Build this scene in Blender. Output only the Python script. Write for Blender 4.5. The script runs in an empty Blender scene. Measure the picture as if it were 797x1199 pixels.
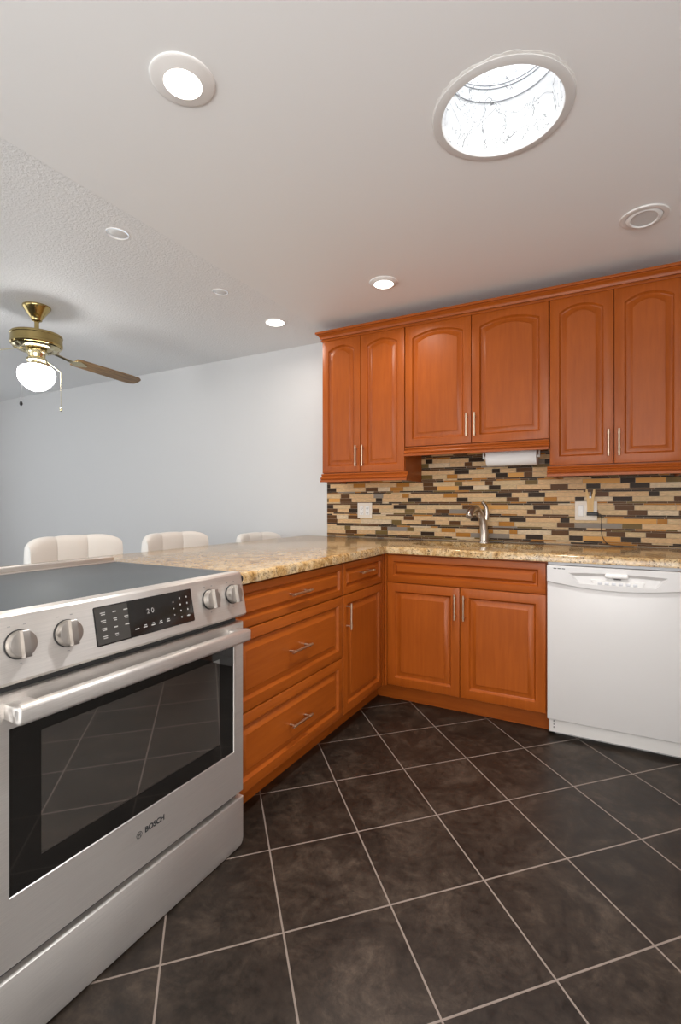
import bpy, bmesh, math, random
from mathutils import Vector, Matrix
from mathutils.geometry import tessellate_polygon

S = bpy.context.scene
C = S.collection
random.seed(7)

# ------------------------------------------------------------------ camera
cam_d = bpy.data.cameras.new('camera')
cam = bpy.data.objects.new('camera', cam_d)
C.objects.link(cam)
cam.location = (1.1761, -2.6868, 1.1632)
cam.rotation_euler = (math.pi / 2, 0, 0.5016)
cam_d.sensor_fit = 'VERTICAL'
cam_d.sensor_height = 36.0
cam_d.lens = 580.88 * 36.0 / 1199.0
cam_d.shift_y = -9.05 / 1199.0
cam_d.clip_start = 0.02
S.camera = cam

# ------------------------------------------------------------------ world, lights, exposure
S.view_settings.view_transform = 'Standard'
S.view_settings.look = 'None'
S.view_settings.exposure = 0.0
S.view_settings.gamma = 1.0
S.view_settings.use_curve_mapping = False
S.cycles.use_denoising = True
S.cycles.max_bounces = 10
S.cycles.diffuse_bounces = 6
S.cycles.sample_clamp_indirect = 6.0

wd = bpy.data.worlds.new('daylight')
S.world = wd
wd.use_nodes = True
bg = wd.node_tree.nodes['Background']
bg.inputs['Color'].default_value = (0.86, 0.93, 1.0, 1)
bg.inputs['Strength'].default_value = 1.0


def area(name, loc, rot, sx, sy, power, col=(1, 1, 1), spread=math.pi, shape='RECTANGLE'):
    d = bpy.data.lights.new(name, 'AREA')
    d.shape = shape
    d.size = sx
    if shape == 'RECTANGLE':
        d.size_y = sy
    d.energy = power
    d.color = col
    d.spread = spread
    o = bpy.data.objects.new(name, d)
    C.objects.link(o)
    o.location = loc
    o.rotation_euler = rot
    return o


R90 = math.pi / 2
# added fill lights, set at unseen made-up windows behind and beside the camera
area('fill_left', (-5.52, -2.2, 1.12), (0, -R90 - 0.35, 0), 2.0, 3.0, 27, (0.95, 0.98, 1.0))
area('fill_rear_dining', (-3.2, -4.92, 1.25), (R90 + 0.4, 0, 0), 3.2, 1.9, 36, (0.97, 0.985, 1.0))
area('fill_rear_kitchen', (0.95, -4.92, 1.3), (R90 + 0.90, 0, 0), 2.0, 1.9, 102, (1.0, 0.97, 0.935))  # added fill, tilted up to brighten the ceiling
area('fill_side_kitchen', (2.04, -3.75, 1.3), (0, R90 + 0.15, 0), 1.8, 1.5, 42, (1.0, 0.975, 0.95))  # added fill to brighten the steel range front

# daylight falling down the tubular skylight
area('daylight_skylight', (0.862, -1.040, 2.53), (0, 0, 0), 0.20, 0, 12, (0.97, 0.985, 1.0), math.radians(92), 'DISK')

# ------------------------------------------------------------------ materials


def mat(name, base, rough=0.5, metal=0.0, **kw):
    m = bpy.data.materials.new(name)
    m.use_nodes = True
    b = m.node_tree.nodes['Principled BSDF']
    b.inputs['Base Color'].default_value = (*base, 1)
    b.inputs['Roughness'].default_value = rough
    b.inputs['Metallic'].default_value = metal
    for k, v in kw.items():
        b.inputs[k].default_value = v
    return m


def nn(m, t, **kw):
    n = m.node_tree.nodes.new(t)
    for k, v in kw.items():
        setattr(n, k, v)
    return n


def lk(m, a, b):
    m.node_tree.links.new(a, b)


def coords(m, scale, which='Object', rot=(0, 0, 0)):
    tc = nn(m, 'ShaderNodeTexCoord')
    mp = nn(m, 'ShaderNodeMapping')
    mp.inputs['Scale'].default_value = scale
    mp.inputs['Rotation'].default_value = rot
    lk(m, tc.outputs[which], mp.inputs['Vector'])
    return mp.outputs['Vector']


def noise(m, vec, scale, detail=4, rough=0.55, dist=0.0):
    n = nn(m, 'ShaderNodeTexNoise')
    n.inputs['Scale'].default_value = scale
    n.inputs['Detail'].default_value = detail
    n.inputs['Roughness'].default_value = rough
    n.inputs['Distortion'].default_value = dist
    lk(m, vec, n.inputs['Vector'])
    return n.outputs['Fac']


def ramp(m, fac, stops, interp='LINEAR'):
    r = nn(m, 'ShaderNodeValToRGB')
    r.color_ramp.interpolation = interp
    e = r.color_ramp.elements
    while len(e) < len(stops):
        e.new(0.5)
    for el, (p, c) in zip(e, stops):
        el.position = p
        el.color = (*c, 1) if len(c) == 3 else c
    lk(m, fac, r.inputs['Fac'])
    return r.outputs['Color']


def mixc(m, fac, a, b, mode='MIX'):
    x = nn(m, 'ShaderNodeMix', data_type='RGBA', blend_type=mode)
    for sock, v in ((x.inputs[0], fac), (x.inputs[6], a), (x.inputs[7], b)):
        if isinstance(v, (int, float)):
            sock.default_value = v
        elif isinstance(v, tuple):
            sock.default_value = (*v, 1)
        else:
            lk(m, v, sock)
    return x.outputs[2]


def bump(m, height, strength, dist):
    b = nn(m, 'ShaderNodeBump')
    b.inputs['Strength'].default_value = strength
    b.inputs['Distance'].default_value = dist
    lk(m, height, b.inputs['Height'])
    lk(m, b.outputs['Normal'], m.node_tree.nodes['Principled BSDF'].inputs['Normal'])


def bsdf(m):
    return m.node_tree.nodes['Principled BSDF']


def wood(name, scale):
    m = mat(name, (0.4, 0.1, 0.02), 0.36)
    bsdf(m).inputs['Specular IOR Level'].default_value = 0.28
    v = coords(m, scale)
    n1 = noise(m, v, 6.0, 5, 0.6, 0.4)
    v2 = coords(m, (1, 1, 1))
    n2 = noise(m, v2, 3.0, 2, 0.5)
    a = ramp(m, n1, [(0.25, (0.315, 0.066, 0.006)), (0.75, (0.40, 0.094, 0.0095))])
    b = ramp(m, n2, [(0.3, (0.88, 0.86, 0.84)), (0.7, (1.0, 1.0, 1.0))])
    lk(m, mixc(m, 1.0, a, b, 'MULTIPLY'), bsdf(m).inputs['Base Color'])
    return m


W_V = wood('cherry_wood_upright', (9, 9, 0.7))
W_HY = wood('cherry_wood_along_run', (9, 0.7, 9))
W_HX = wood('cherry_wood_along_wall', (0.7, 9, 9))

PAINT_W = mat('white_wall_paint', (0.78, 0.78, 0.78), 0.6)
v = coords(PAINT_W, (1, 1, 1))
bump(PAINT_W, noise(PAINT_W, v, 220, 2), 0.06, 0.002)
PAINT_G = mat('soft_white_wall_paint', (0.64, 0.64, 0.64), 0.6)
v = coords(PAINT_G, (1, 1, 1))
bump(PAINT_G, noise(PAINT_G, v, 220, 2), 0.06, 0.002)
CEIL_S = mat('smooth_ceiling_paint', (0.85, 0.855, 0.855), 0.65)
v = coords(CEIL_S, (1, 1, 1))
bump(CEIL_S, noise(CEIL_S, v, 9, 2), 0.05, 0.004)
CEIL_T = mat('textured_ceiling_paint', (0.84, 0.85, 0.855), 0.55)
v = coords(CEIL_T, (1, 1, 1))
bump(CEIL_T, ramp(CEIL_T, noise(CEIL_T, v, 75, 4, 0.6), [(0.42, (0, 0, 0)), (0.6, (1, 1, 1))]), 0.38, 0.004)

FLOOR = mat('dark_slate_tile', (0.06, 0.045, 0.035), 0.42)
FLOOR.node_tree.nodes['Principled BSDF'].inputs['Specular IOR Level'].default_value = 0.35
tc = nn(FLOOR, 'ShaderNodeTexCoord')
bk = nn(FLOOR, 'ShaderNodeTexBrick')
bk.offset = 0.0
bk.squash = 1.0
bk.inputs['Scale'].default_value = 1.0
bk.inputs['Brick Width'].default_value = 1.0
bk.inputs['Row Height'].default_value = 1.0
bk.inputs['Mortar Size'].default_value = 0.0095
bk.inputs['Mortar Smooth'].default_value = 0.25
bk.inputs['Color1'].default_value = (0.8, 0.8, 0.8, 1)
bk.inputs['Color2'].default_value = (1.08, 1.08, 1.08, 1)
bk.inputs['Mortar'].default_value = (1, 1, 1, 1)
lk(FLOOR, tc.outputs['UV'], bk.inputs['Vector'])
v = coords(FLOOR, (1, 1, 1), 'Object')
n1 = noise(FLOOR, v, 6.5, 10, 0.72, 0.7)
n2 = noise(FLOOR, v, 26.0, 9, 0.80, 0.3)
c1 = ramp(FLOOR, n1, [(0.36, (0.011, 0.0072, 0.0048)), (0.5, (0.0215, 0.015, 0.0105)), (0.64, (0.044, 0.032, 0.0235))])
c2 = ramp(FLOOR, n2, [(0.38, (0.55, 0.54, 0.53)), (0.62, (1.45, 1.41, 1.36))])
c = mixc(FLOOR, 1.0, c1, c2, 'MULTIPLY')
c = mixc(FLOOR, 1.0, c, bk.outputs['Color'], 'MULTIPLY')
c = mixc(FLOOR, bk.outputs['Fac'], c, (0.20, 0.16, 0.135))
lk(FLOOR, c, bsdf(FLOOR).inputs['Base Color'])
lk(FLOOR, ramp(FLOOR, n2, [(0.3, (0.34,) * 3), (0.7, (0.50,) * 3)]), bsdf(FLOOR).inputs['Roughness'])
inv = nn(FLOOR, 'ShaderNodeMath', operation='SUBTRACT')
inv.inputs[0].default_value = 1.0
lk(FLOOR, bk.outputs['Fac'], inv.inputs[1])
ad = nn(FLOOR, 'ShaderNodeMath', operation='MULTIPLY_ADD')
lk(FLOOR, n2, ad.inputs[0])
ad.inputs[1].default_value = 0.25
lk(FLOOR, inv.outputs[0], ad.inputs[2])
bump(FLOOR, ad.outputs[0], 0.25, 0.003)

GRAN = mat('gold_granite', (0.5, 0.38, 0.24), 0.13)
bsdf(GRAN).inputs['Specular IOR Level'].default_value = 0.4
v = coords(GRAN, (1, 1, 1))
g1 = noise(GRAN, v, 9.0, 6, 0.65, 1.2)
g2 = noise(GRAN, v, 55.0, 5, 0.7, 0.6)
g3 = noise(GRAN, v, 95.0, 4, 0.65, 0.3)
base = ramp(GRAN, g1, [(0.30, (0.27, 0.145, 0.045)), (0.44, (0.47, 0.30, 0.13)), (0.56, (0.58, 0.43, 0.25)), (0.72, (0.40, 0.34, 0.25))])
sp = ramp(GRAN, g2, [(0.32, (0.30, 0.22, 0.15)), (0.45, (0.85, 0.80, 0.72)), (0.62, (1.12, 1.1, 1.05))])
c = mixc(GRAN, 1.0, base, sp, 'MULTIPLY')
dk = ramp(GRAN, g3, [(0.57, (0, 0, 0)), (0.64, (1, 1, 1))])
c = mixc(GRAN, dk, c, (0.075, 0.045, 0.022))
g4 = noise(GRAN, v, 34.0, 5, 0.7, 0.8)
c = mixc(GRAN, ramp(GRAN, g4, [(0.56, (0, 0, 0)), (0.66, (0.75, 0.75, 0.75))]), c, (0.13, 0.07, 0.02))
lk(GRAN, c, bsdf(GRAN).inputs['Base Color'])

STEEL = mat('brushed_steel', (0.62, 0.585, 0.55), 0.40, 0.82)
bsdf(STEEL).inputs['Anisotropic'].default_value = 0.8
tg = nn(STEEL, 'ShaderNodeTangent', direction_type='RADIAL', axis='Y')
lk(STEEL, tg.outputs[0], bsdf(STEEL).inputs['Tangent'])
v = coords(STEEL, (3, 3, 260))
sn = noise(STEEL, v, 3.0, 3, 0.6)
lk(STEEL, ramp(STEEL, sn, [(0.3, (0.63, 0.595, 0.56)), (0.7, (0.73, 0.69, 0.65))]), bsdf(STEEL).inputs['Base Color'])
lk(STEEL, ramp(STEEL, sn, [(0.3, (0.36,) * 3), (0.7, (0.46,) * 3)]), bsdf(STEEL).inputs['Roughness'])
NICKEL = mat('satin_nickel', (0.62, 0.49, 0.36), 0.34, 1.0)
KNOB = mat('dark_brushed_steel', (0.42, 0.39, 0.36), 0.36, 0.95)
CHROME = mat('chrome', (0.75, 0.75, 0.75), 0.08, 1.0)
BRONZE = mat('warm_brushed_nickel', (0.60, 0.53, 0.46), 0.28, 1.0)
BRASS = mat('polished_brass', (0.43, 0.33, 0.14), 0.17, 1.0)
BRASS_L = mat('pale_brass', (0.62, 0.55, 0.36), 0.2, 1.0)
GLASS_T = mat('black_ceramic_glass', (0.072, 0.083, 0.091), 0.50)
GLASS_T.node_tree.nodes['Principled BSDF'].inputs['IOR'].default_value = 1.55
OVEN_G = mat('black_oven_glass', (0.012, 0.011, 0.010), 0.03)
OVEN_W = mat('tinted_oven_window', (0.040, 0.036, 0.032), 0.02)
OVEN_W.node_tree.nodes['Principled BSDF'].inputs['IOR'].default_value = 3.0
BLACK = mat('black_plastic', (0.012, 0.012, 0.012), 0.45)
DARKGAP = mat('black_gap_metal', (0.02, 0.02, 0.02), 0.6)
DISP = mat('black_display_glass', (0.010, 0.009, 0.008), 0.22)
DISP_L = mat('dark_grey_key_area', (0.045, 0.042, 0.038), 0.4)
ICON = mat('pale_grey_print', (0.45, 0.44, 0.42), 0.5)
GREYPR = mat('grey_print', (0.30, 0.29, 0.28), 0.5)
INK = mat('dark_print', (0.03, 0.03, 0.03), 0.5)
WHITE = mat('white_enamel', (0.66, 0.638, 0.62), 0.3)
WHITE2 = mat('white_plastic', (0.84, 0.82, 0.79), 0.35)
WHITE3 = mat('pale_grey_button', (0.66, 0.66, 0.68), 0.4)
GREYM = mat('grey_metal_strip', (0.32, 0.32, 0.33), 0.4, 0.6)
PLATE = mat('ivory_plastic', (0.80, 0.72, 0.62), 0.35)
PAPER = mat('white_paper_towel', (0.88, 0.88, 0.87), 0.9)
v = coords(PAPER, (1, 1, 1))
bump(PAPER, noise(PAPER, v, 300, 2), 0.2, 0.002)
LEATHER = mat('white_leatherette', (0.82, 0.79, 0.74), 0.42)
PINE = mat('pale_pine', (0.72, 0.47, 0.20), 0.55)
TRIMW = mat('white_light_trim', (0.80, 0.78, 0.76), 0.5)
LENS = mat('frosted_grey_lens', (0.56, 0.55, 0.54), 0.35)
LENS2 = mat('pale_frosted_lens', (0.74, 0.74, 0.735), 0.4)
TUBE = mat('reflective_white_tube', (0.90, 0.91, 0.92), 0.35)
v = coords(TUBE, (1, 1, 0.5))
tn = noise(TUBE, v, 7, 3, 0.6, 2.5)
lk(TUBE, ramp(TUBE, tn, [(0.470, (0.90, 0.91, 0.92)), (0.478, (0.16, 0.165, 0.17)), (0.482, (0.16, 0.165, 0.17)), (0.490, (0.90, 0.91, 0.92))]), bsdf(TUBE).inputs['Base Color'])  # dark crease lines in the colour stand in for the foil's darker reflections
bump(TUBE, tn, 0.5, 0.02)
SEAM = mat('grey_foil_tape', (0.30, 0.31, 0.325), 0.5)
RING = mat('white_skylight_ring', (0.68, 0.665, 0.65), 0.6)
PLASTER = mat('rough_plaster_patch', (0.72, 0.70, 0.67), 0.9)
v = coords(PLASTER, (1, 1, 1))
bump(PLASTER, noise(PLASTER, v, 60, 4), 0.8, 0.004)
PANE = bpy.data.materials.new('window_glass')
PANE.use_nodes = True
nt = PANE.node_tree
nt.nodes.remove(nt.nodes['Principled BSDF'])
tr = nt.nodes.new('ShaderNodeBsdfTransparent')
gl = nt.nodes.new('ShaderNodeBsdfGlossy')
gl.inputs['Roughness'].default_value = 0.02
mx = nt.nodes.new('ShaderNodeMixShader')
mx.inputs[0].default_value = 0.06
nt.links.new(tr.outputs[0], mx.inputs[1])
nt.links.new(gl.outputs[0], mx.inputs[2])
nt.links.new(mx.outputs[0], nt.nodes['Material Output'].inputs['Surface'])

BLADE = mat('oak_blade', (0.25, 0.14, 0.05), 0.4)
v = coords(BLADE, (10, 0.8, 10))
lk(BLADE, ramp(BLADE, noise(BLADE, v, 7, 4, 0.6), [(0.3, (0.11, 0.055, 0.02)), (0.7, (0.30, 0.18, 0.07))]), bsdf(BLADE).inputs['Base Color'])


def glow(name, col, strength):
    m = mat(name, (0.9, 0.9, 0.9), 0.4)
    b = bsdf(m)
    b.inputs['Emission Color'].default_value = (*col, 1)
    b.inputs['Emission Strength'].default_value = strength
    return m


LAMP = glow('lit_downlight_lens', (1.0, 0.93, 0.84), 5)
LAMP2 = glow('lit_flush_lens', (1.0, 0.96, 0.90), 5)
GLOBE = glow('lit_opal_glass', (1.0, 0.99, 0.97), 20)
DOME = glow('daylit_skylight_dome', (0.97, 0.985, 1.0), 4)

# ------------------------------------------------------------------ mesh helpers


def nb():
    return bmesh.new()


def absorb(bm, t):
    me = bpy.data.meshes.new('t')
    t.to_mesh(me)
    t.free()
    bm.from_mesh(me)
    bpy.data.meshes.remove(me)


def box(bm, x0, x1, y0, y1, z0, z1, bev=0.0, seg=2):
    t = bmesh.new()
    bmesh.ops.create_cube(t, size=1)
    bmesh.ops.scale(t, vec=(abs(x1 - x0), abs(y1 - y0), abs(z1 - z0)), verts=t.verts)
    bmesh.ops.translate(t, vec=((x0 + x1) / 2, (y0 + y1) / 2, (z0 + z1) / 2), verts=t.verts)
    if bev > 0:
        bmesh.ops.bevel(t, geom=t.edges[:], offset=bev, segments=seg, profile=0.5, affect='EDGES')
    absorb(bm, t)
    return bm


def loft(bm, rings, cap0=True, cap1=True, closed=True):
    vs = [[bm.verts.new(p) for p in r] for r in rings]
    n = len(vs[0])
    for a, b in zip(vs, vs[1:]):
        for i in range(n if closed else n - 1):
            j = (i + 1) % n
            try:
                bm.faces.new((a[i], a[j], b[j], b[i]))
            except ValueError:
                pass
    if cap0:
        bm.faces.new(vs[0][::-1])
    if cap1:
        bm.faces.new(vs[-1])
    return bm


def frame_of(d):
    d = d.normalized()
    u = Vector((0, 0, 1)) if abs(d.z) < 0.9 else Vector((1, 0, 0))
    a = d.cross(u).normalized()
    return a, d.cross(a).normalized()


def cyl(bm, p0, p1, r0, r1=None, seg=20, caps=True):
    p0, p1 = Vector(p0), Vector(p1)
    r1 = r0 if r1 is None else r1
    a, b = frame_of(p1 - p0)
    rings = []
    for p, r in ((p0, r0), (p1, r1)):
        rings.append([p + (a * math.cos(t) + b * math.sin(t)) * r for t in [2 * math.pi * i / seg for i in range(seg)]])
    return loft(bm, rings, caps, caps)


def tube(bm, pts, r, seg=12):
    pts = [Vector(p) for p in pts]
    rs = r if isinstance(r, (list, tuple)) else [r] * len(pts)
    rings = []
    a = None
    for i, p in enumerate(pts):
        d = (pts[min(i + 1, len(pts) - 1)] - pts[max(i - 1, 0)]).normalized()
        if a is None:
            a, b = frame_of(d)
        else:
            a = (a - d * a.dot(d)).normalized()
            b = d.cross(a)
        rings.append([p + (a * math.cos(t) + b * math.sin(t)) * rs[i] for t in [2 * math.pi * k / seg for k in range(seg)]])
    return loft(bm, rings)


def smooth_path(pts, n=8):
    pts = [Vector(p) for p in pts]
    P = [pts[0]] + pts + [pts[-1]]
    out = []
    for i in range(1, len(P) - 2):
        for k in range(n):
            t = k / n
            a, b, c, d = P[i - 1], P[i], P[i + 1], P[i + 2]
            out.append(0.5 * ((2 * b) + (c - a) * t + (2 * a - 5 * b + 4 * c - d) * t * t + (3 * b - a - 3 * c + d) * t ** 3))
    out.append(pts[-1])
    return out


def lathe(bm, prof, c, seg=48, cap0=False, cap1=False):
    c = Vector(c)
    rings = [[c + Vector((r * math.cos(2 * math.pi * i / seg), r * math.sin(2 * math.pi * i / seg), z)) for i in range(seg)] for r, z in prof]
    return loft(bm, rings, cap0, cap1)


def extrude_poly(bm, pts, f, d0, d1):
    """pts 2d polygon, f(u,v,d)->point"""
    return loft(bm, [[f(u, w, d0) for u, w in pts], [f(u, w, d1) for u, w in pts]])


def offset_poly(pts, d):
    n = len(pts)
    out = []
    for i in range(n):
        p0, p1, p2 = Vector(pts[i - 1]), Vector(pts[i]), Vector(pts[(i + 1) % n])
        e0, e1 = (p1 - p0).normalized(), (p2 - p1).normalized()
        n0, n1 = Vector((-e0.y, e0.x)), Vector((-e1.y, e1.x))
        m = (n0 + n1)
        k = d / max(0.2, (1 + n0.dot(n1)))
        out.append(tuple(p1 + m * k))
    return out


def sheet(bm, outer, holes, f):
    """flat polygon with holes; f(u,v)->point"""
    lines = [[Vector((u, w, 0)) for u, w in outer]] + [[Vector((u, w, 0)) for u, w in h] for h in holes]
    flat = [p for l in lines for p in l]
    vs = [bm.verts.new(f(p.x, p.y)) for p in flat]
    for t in tessellate_polygon(lines):
        try:
            bm.faces.new([vs[i] for i in t])
        except ValueError:
            pass
    return bm


def circle(cx, cy, r, n=48):
    return [(cx + r * math.cos(2 * math.pi * i / n), cy + r * math.sin(2 * math.pi * i / n)) for i in range(n)]


def chain_loc(p):
    v = Vector((0, 0, 0))
    while p is not None:
        v += p.location
        p = p.parent
    return v


def obj(name, bm, m, parent=None, ang=35, world=True, mats=None, weld=True):
    if weld:
        bmesh.ops.remove_doubles(bm, verts=bm.verts, dist=1e-6)
    bmesh.ops.recalc_face_normals(bm, faces=bm.faces)
    if world and parent is not None:
        bmesh.ops.translate(bm, vec=-chain_loc(parent), verts=bm.verts)
    me = bpy.data.meshes.new(name)
    bm.to_mesh(me)
    bm.free()
    for x in (mats or [m]):
        me.materials.append(x)
    me.polygons.foreach_set('use_smooth', [True] * len(me.polygons))
    me.set_sharp_from_angle(angle=math.radians(ang))
    o = bpy.data.objects.new(name, me)
    C.objects.link(o)
    o.parent = parent
    return o


def tag(o, label, cat, group=None):
    o['label'] = label
    o['category'] = cat
    if group:
        o['group'] = group
    return o


def thing(name, label, cat, loc, group=None):
    o = bpy.data.objects.new(name, None)
    o.empty_display_size = 0.1
    C.objects.link(o)
    o.location = loc
    return tag(o, label, cat, group)


def struct(name, bm, m, **kw):
    o = obj(name, bm, m, **kw)
    o['kind'] = 'structure'
    return o


def text(body, size, m, name, parent, origin, ux, uy, bold=0.0, ext=0.0004):
    """flat lettering laid on a surface: origin point, right and up directions"""
    cu = bpy.data.curves.new('t', 'FONT')
    cu.body = body
    cu.size = size
    cu.extrude = ext
    cu.offset = bold
    cu.align_x = 'CENTER'
    cu.align_y = 'CENTER'
    o = bpy.data.objects.new('t', cu)
    C.objects.link(o)
    bpy.context.view_layer.update()
    me = bpy.data.meshes.new_from_object(o.evaluated_get(bpy.context.evaluated_depsgraph_get()))
    bpy.data.objects.remove(o)
    bpy.data.curves.remove(cu)
    ux, uy = Vector(ux).normalized(), Vector(uy).normalized()
    uz = ux.cross(uy)
    M = Matrix((ux, uy, uz)).transposed().to_4x4()
    M.translation = Vector(origin)
    bm = bmesh.new()
    bm.from_mesh(me)
    bpy.data.meshes.remove(me)
    bmesh.ops.transform(bm, matrix=M, verts=bm.verts)
    return obj(name, bm, m, parent)


# ------------------------------------------------------------------ room shell
XL, XR, YB, YR = -5.6, 2.12, 0.635, -5.0
XS = -0.66               # line where the smooth ceiling meets the textured one
ZC = 2.42

# floor: tiles laid on the diagonal
bm = nb()
vs = [bm.verts.new(p) for p in ((XL, YR, 0), (XR, YR, 0), (XR, YB, 0), (XL, YB, 0))]
fc = bm.faces.new(vs)
uvl = bm.loops.layers.uv.new('UVMap')
o0, a0, b0 = Vector((0.3822, -1.1117)), Vector((0.22806, -0.24255)), Vector((0.21745, 0.22674))
det = a0.x * b0.y - a0.y * b0.x
for l in fc.loops:
    d = Vector(l.vert.co[:2]) - o0
    l[uvl].uv = ((d.x * b0.y - d.y * b0.x) / det + 20, (a0.x * d.y - a0.y * d.x) / det + 20)
struct('floor', bm, FLOOR, weld=False)

struct('wall_back', box(nb(), XL, XR, YB, YB + 0.1, 0, 3.3), PAINT_G)
bm = nb()


def wall_open(bm, x0, x1, z0, z1, hole, f0, f1):
    hx0, hx1, hz0, hz1 = hole
    o = [(x0, z0), (x1, z0), (x1, z1), (x0, z1)]
    h = [(hx0, hz0), (hx1, hz0), (hx1, hz1), (hx0, hz1)]
    sheet(bm, o, [h], f0)
    sheet(bm, o, [h], f1)
    loft(bm, [[f0(*p) for p in h], [f1(*p) for p in h]], False, False)
    loft(bm, [[f0(*p) for p in o], [f1(*p) for p in o]], False, False)
    return bm


def wall_two(bm, x0, x1, z0, z1, holes, f0, f1):
    o = [(x0, z0), (x1, z0), (x1, z1), (x0, z1)]
    hs = [[(a, c), (b, c), (b, d), (a, d)] for a, b, c, d in holes]
    sheet(bm, o, hs, f0)
    sheet(bm, o, hs, f1)
    for h in hs + [o]:
        loft(bm, [[f0(*p) for p in h], [f1(*p) for p in h]], False, False)
    return bm


struct('wall_left', wall_two(nb(), YR, YB, 0, 3.3, [(-3.75, -0.65, 0.05, 2.15)],
                             lambda u, w: Vector((XL, u, w)), lambda u, w: Vector((XL - 0.1, u, w))), PAINT_W)
struct('wall_rear', wall_two(nb(), XL - 0.1, XR + 0.1, 0, 3.3, [(-4.85, -1.55, 0.25, 2.25), (-0.1, 2.0, 0.3, 2.25)],
                             lambda u, w: Vector((u, YR, w)), lambda u, w: Vector((u, YR - 0.1, w))), PAINT_W)
struct('wall_right', wall_two(nb(), YR, YB + 0.1, 0, 3.3, [(-4.55, -2.95, 0.35, 2.25)],
                              lambda u, w: Vector((XR, u, w)), lambda u, w: Vector((XR + 0.1, u, w))), PAINT_W)


def window(n, horiz, a0, a1, z0, z1, pos, mull):
    bm = nb()
    w = 0.05

    def bar(u0, u1, v0, v1):
        if horiz:
            box(bm, u0, u1, pos - 0.03, pos + 0.03, v0, v1, 0.004, 1)
        else:
            box(bm, pos - 0.03, pos + 0.03, u0, u1, v0, v1, 0.004, 1)
    bar(a0, a1, z0, z0 + w)
    bar(a0, a1, z1 - w, z1)
    for k in range(mull + 2):
        c = a0 + (a1 - a0 - w) * k / (mull + 1)
        bar(c, c + w, z0 + w, z1 - w)
    o = struct(n, bm, WHITE2)
    g = nb()
    if horiz:
        box(g, a0 + 0.02, a1 - 0.02, pos - 0.004, pos + 0.004, z0 + 0.02, z1 - 0.02)
    else:
        box(g, pos - 0.004, pos + 0.004, a0 + 0.02, a1 - 0.02, z0 + 0.02, z1 - 0.02)
    obj('pane', g, PANE, o)


window('added_window_1', False, -3.75, -0.65, 0.05, 2.15, XL - 0.05, 1)  # all four windows are unseen, added to let light into the room
window('added_window_2', True, -4.85, -1.55, 0.25, 2.25, YR - 0.05, 1)
window('added_window_3', True, -0.1, 2.0, 0.3, 2.25, YR - 0.05, 1)
window('added_window_4', False, -4.55, -2.95, 0.35, 2.25, XR + 0.05, 1)  # unseen opening, added to go with the side fill on the range

# ceilings (with the openings of the recessed fittings cut out)
SKY = (0.862, -1.040)
CAN = [(0.060, -1.622, 0.094), (0.040, -0.107, 0.080)]
EYE = (1.296, -0.150)
OFFS = [(-0.849, -1.157, 0.052), (-0.868, -0.443, 0.047)]
FLUSH = (-0.873, 0.109)
holes = [circle(*SKY, 0.186, 64)] + [circle(x, y, r * 0.90) for x, y, r in CAN] + [circle(*EYE, 0.075)]
struct('ceiling', sheet(nb(), [(XS, YR), (XR, YR), (XR, YB), (XS, YB)], holes, lambda u, w: Vector((u, w, ZC))), CEIL_S, weld=False)
bm = nb()
sheet(bm, [(XL, YR), (XS, YR), (XS, YB), (XL, YB)], [circle(x, y, r * 0.95) for x, y, r in OFFS], lambda u, w: Vector((u, w, ZC + 0.006)))
loft(bm, [[Vector((XS, YR, ZC)), Vector((XS, YB, ZC))], [Vector((XS, YR, ZC + 0.006)), Vector((XS, YB, ZC + 0.006))]], False, False, False)
struct('ceiling', bm, CEIL_T, weld=False)

# ------------------------------------------------------------------ cabinet fronts


def f_back(y0):
    return lambda u, w, n: Vector((u, y0 - n, w))


def f_run(x0):
    return lambda u, w, n: Vector((x0 + n, u, w))


NT = 18


def ring(u0, u1, w0, w1, n, f, rise=0.0, e=0.0):
    pts = [(u0, w0), (u1, w0)]
    for k in range(NT + 1):
        t = k / NT
        u = u1 + (u0 - u1) * t
        pts.append((u, w1 - rise * (1 - math.sin(math.pi * t) ** 0.8) if rise else w1))
    return [f(u, w, n) for u, w in pts]


def raised_panel(bm, u0, u1, w0, w1, f, fr=0.052, rise=0.0, slim=1.0):
    """thermofoil raised-panel front, n = 0 at the face, -0.019 at the back"""
    T = -0.019

    def R(i, n, arch=True):
        return ring(u0 + i, u1 - i, w0 + i * slim, w1 - i * slim, n, f, rise if arch else 0.0)
    a = fr
    rr = [R(0, T, False), R(0, -0.004, False), R(0.0015, -0.001, False), R(0.004, 0.0, False),
          R(a, 0.0), R(a + 0.0015, -0.0020), R(a + 0.0045, -0.0085), R(a + 0.0095, -0.0125), R(a + 0.0135, -0.0125),
          R(a + 0.0365 - 0.011 * (fr < 0.04), -0.0022), R(a + 0.0385 - 0.011 * (fr < 0.04), -0.0002), R(a + 0.042 - 0.011 * (fr < 0.04), -0.0002)]
    loft(bm, rr)
    return bm


def bar_pull(parent, p, axis, length, out, m=NICKEL, r=0.0052):
    """bar pull centred at p on the front; axis along the bar, out away from the front"""
    p, axis, out = Vector(p), Vector(axis), Vector(out)
    bm = nb()
    h = length / 2
    c = p + out * 0.028
    cyl(bm, c - axis * h, c + axis * h, r, seg=14)
    for s in (-1, 1):
        q = c + axis * (s * h * 0.74)
        cyl(bm, p + axis * (s * h * 0.74), q, 0.0042, seg=10)
        cyl(bm, q - axis * 0.006, q + axis * 0.006, r * 1.25, seg=14)
    return obj('handle', bm, m, parent)


GB = 'cherry base cabinets under the granite counter'
ZB, ZD, ZT = 0.108, 0.7075, 0.868     # bottom of doors, line below the top drawers, top of fronts


def carcass_run(bm, y0, y1):
    box(bm, -0.60, -0.0195, y0, y1, 0.10, 0.876)
    return bm


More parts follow.
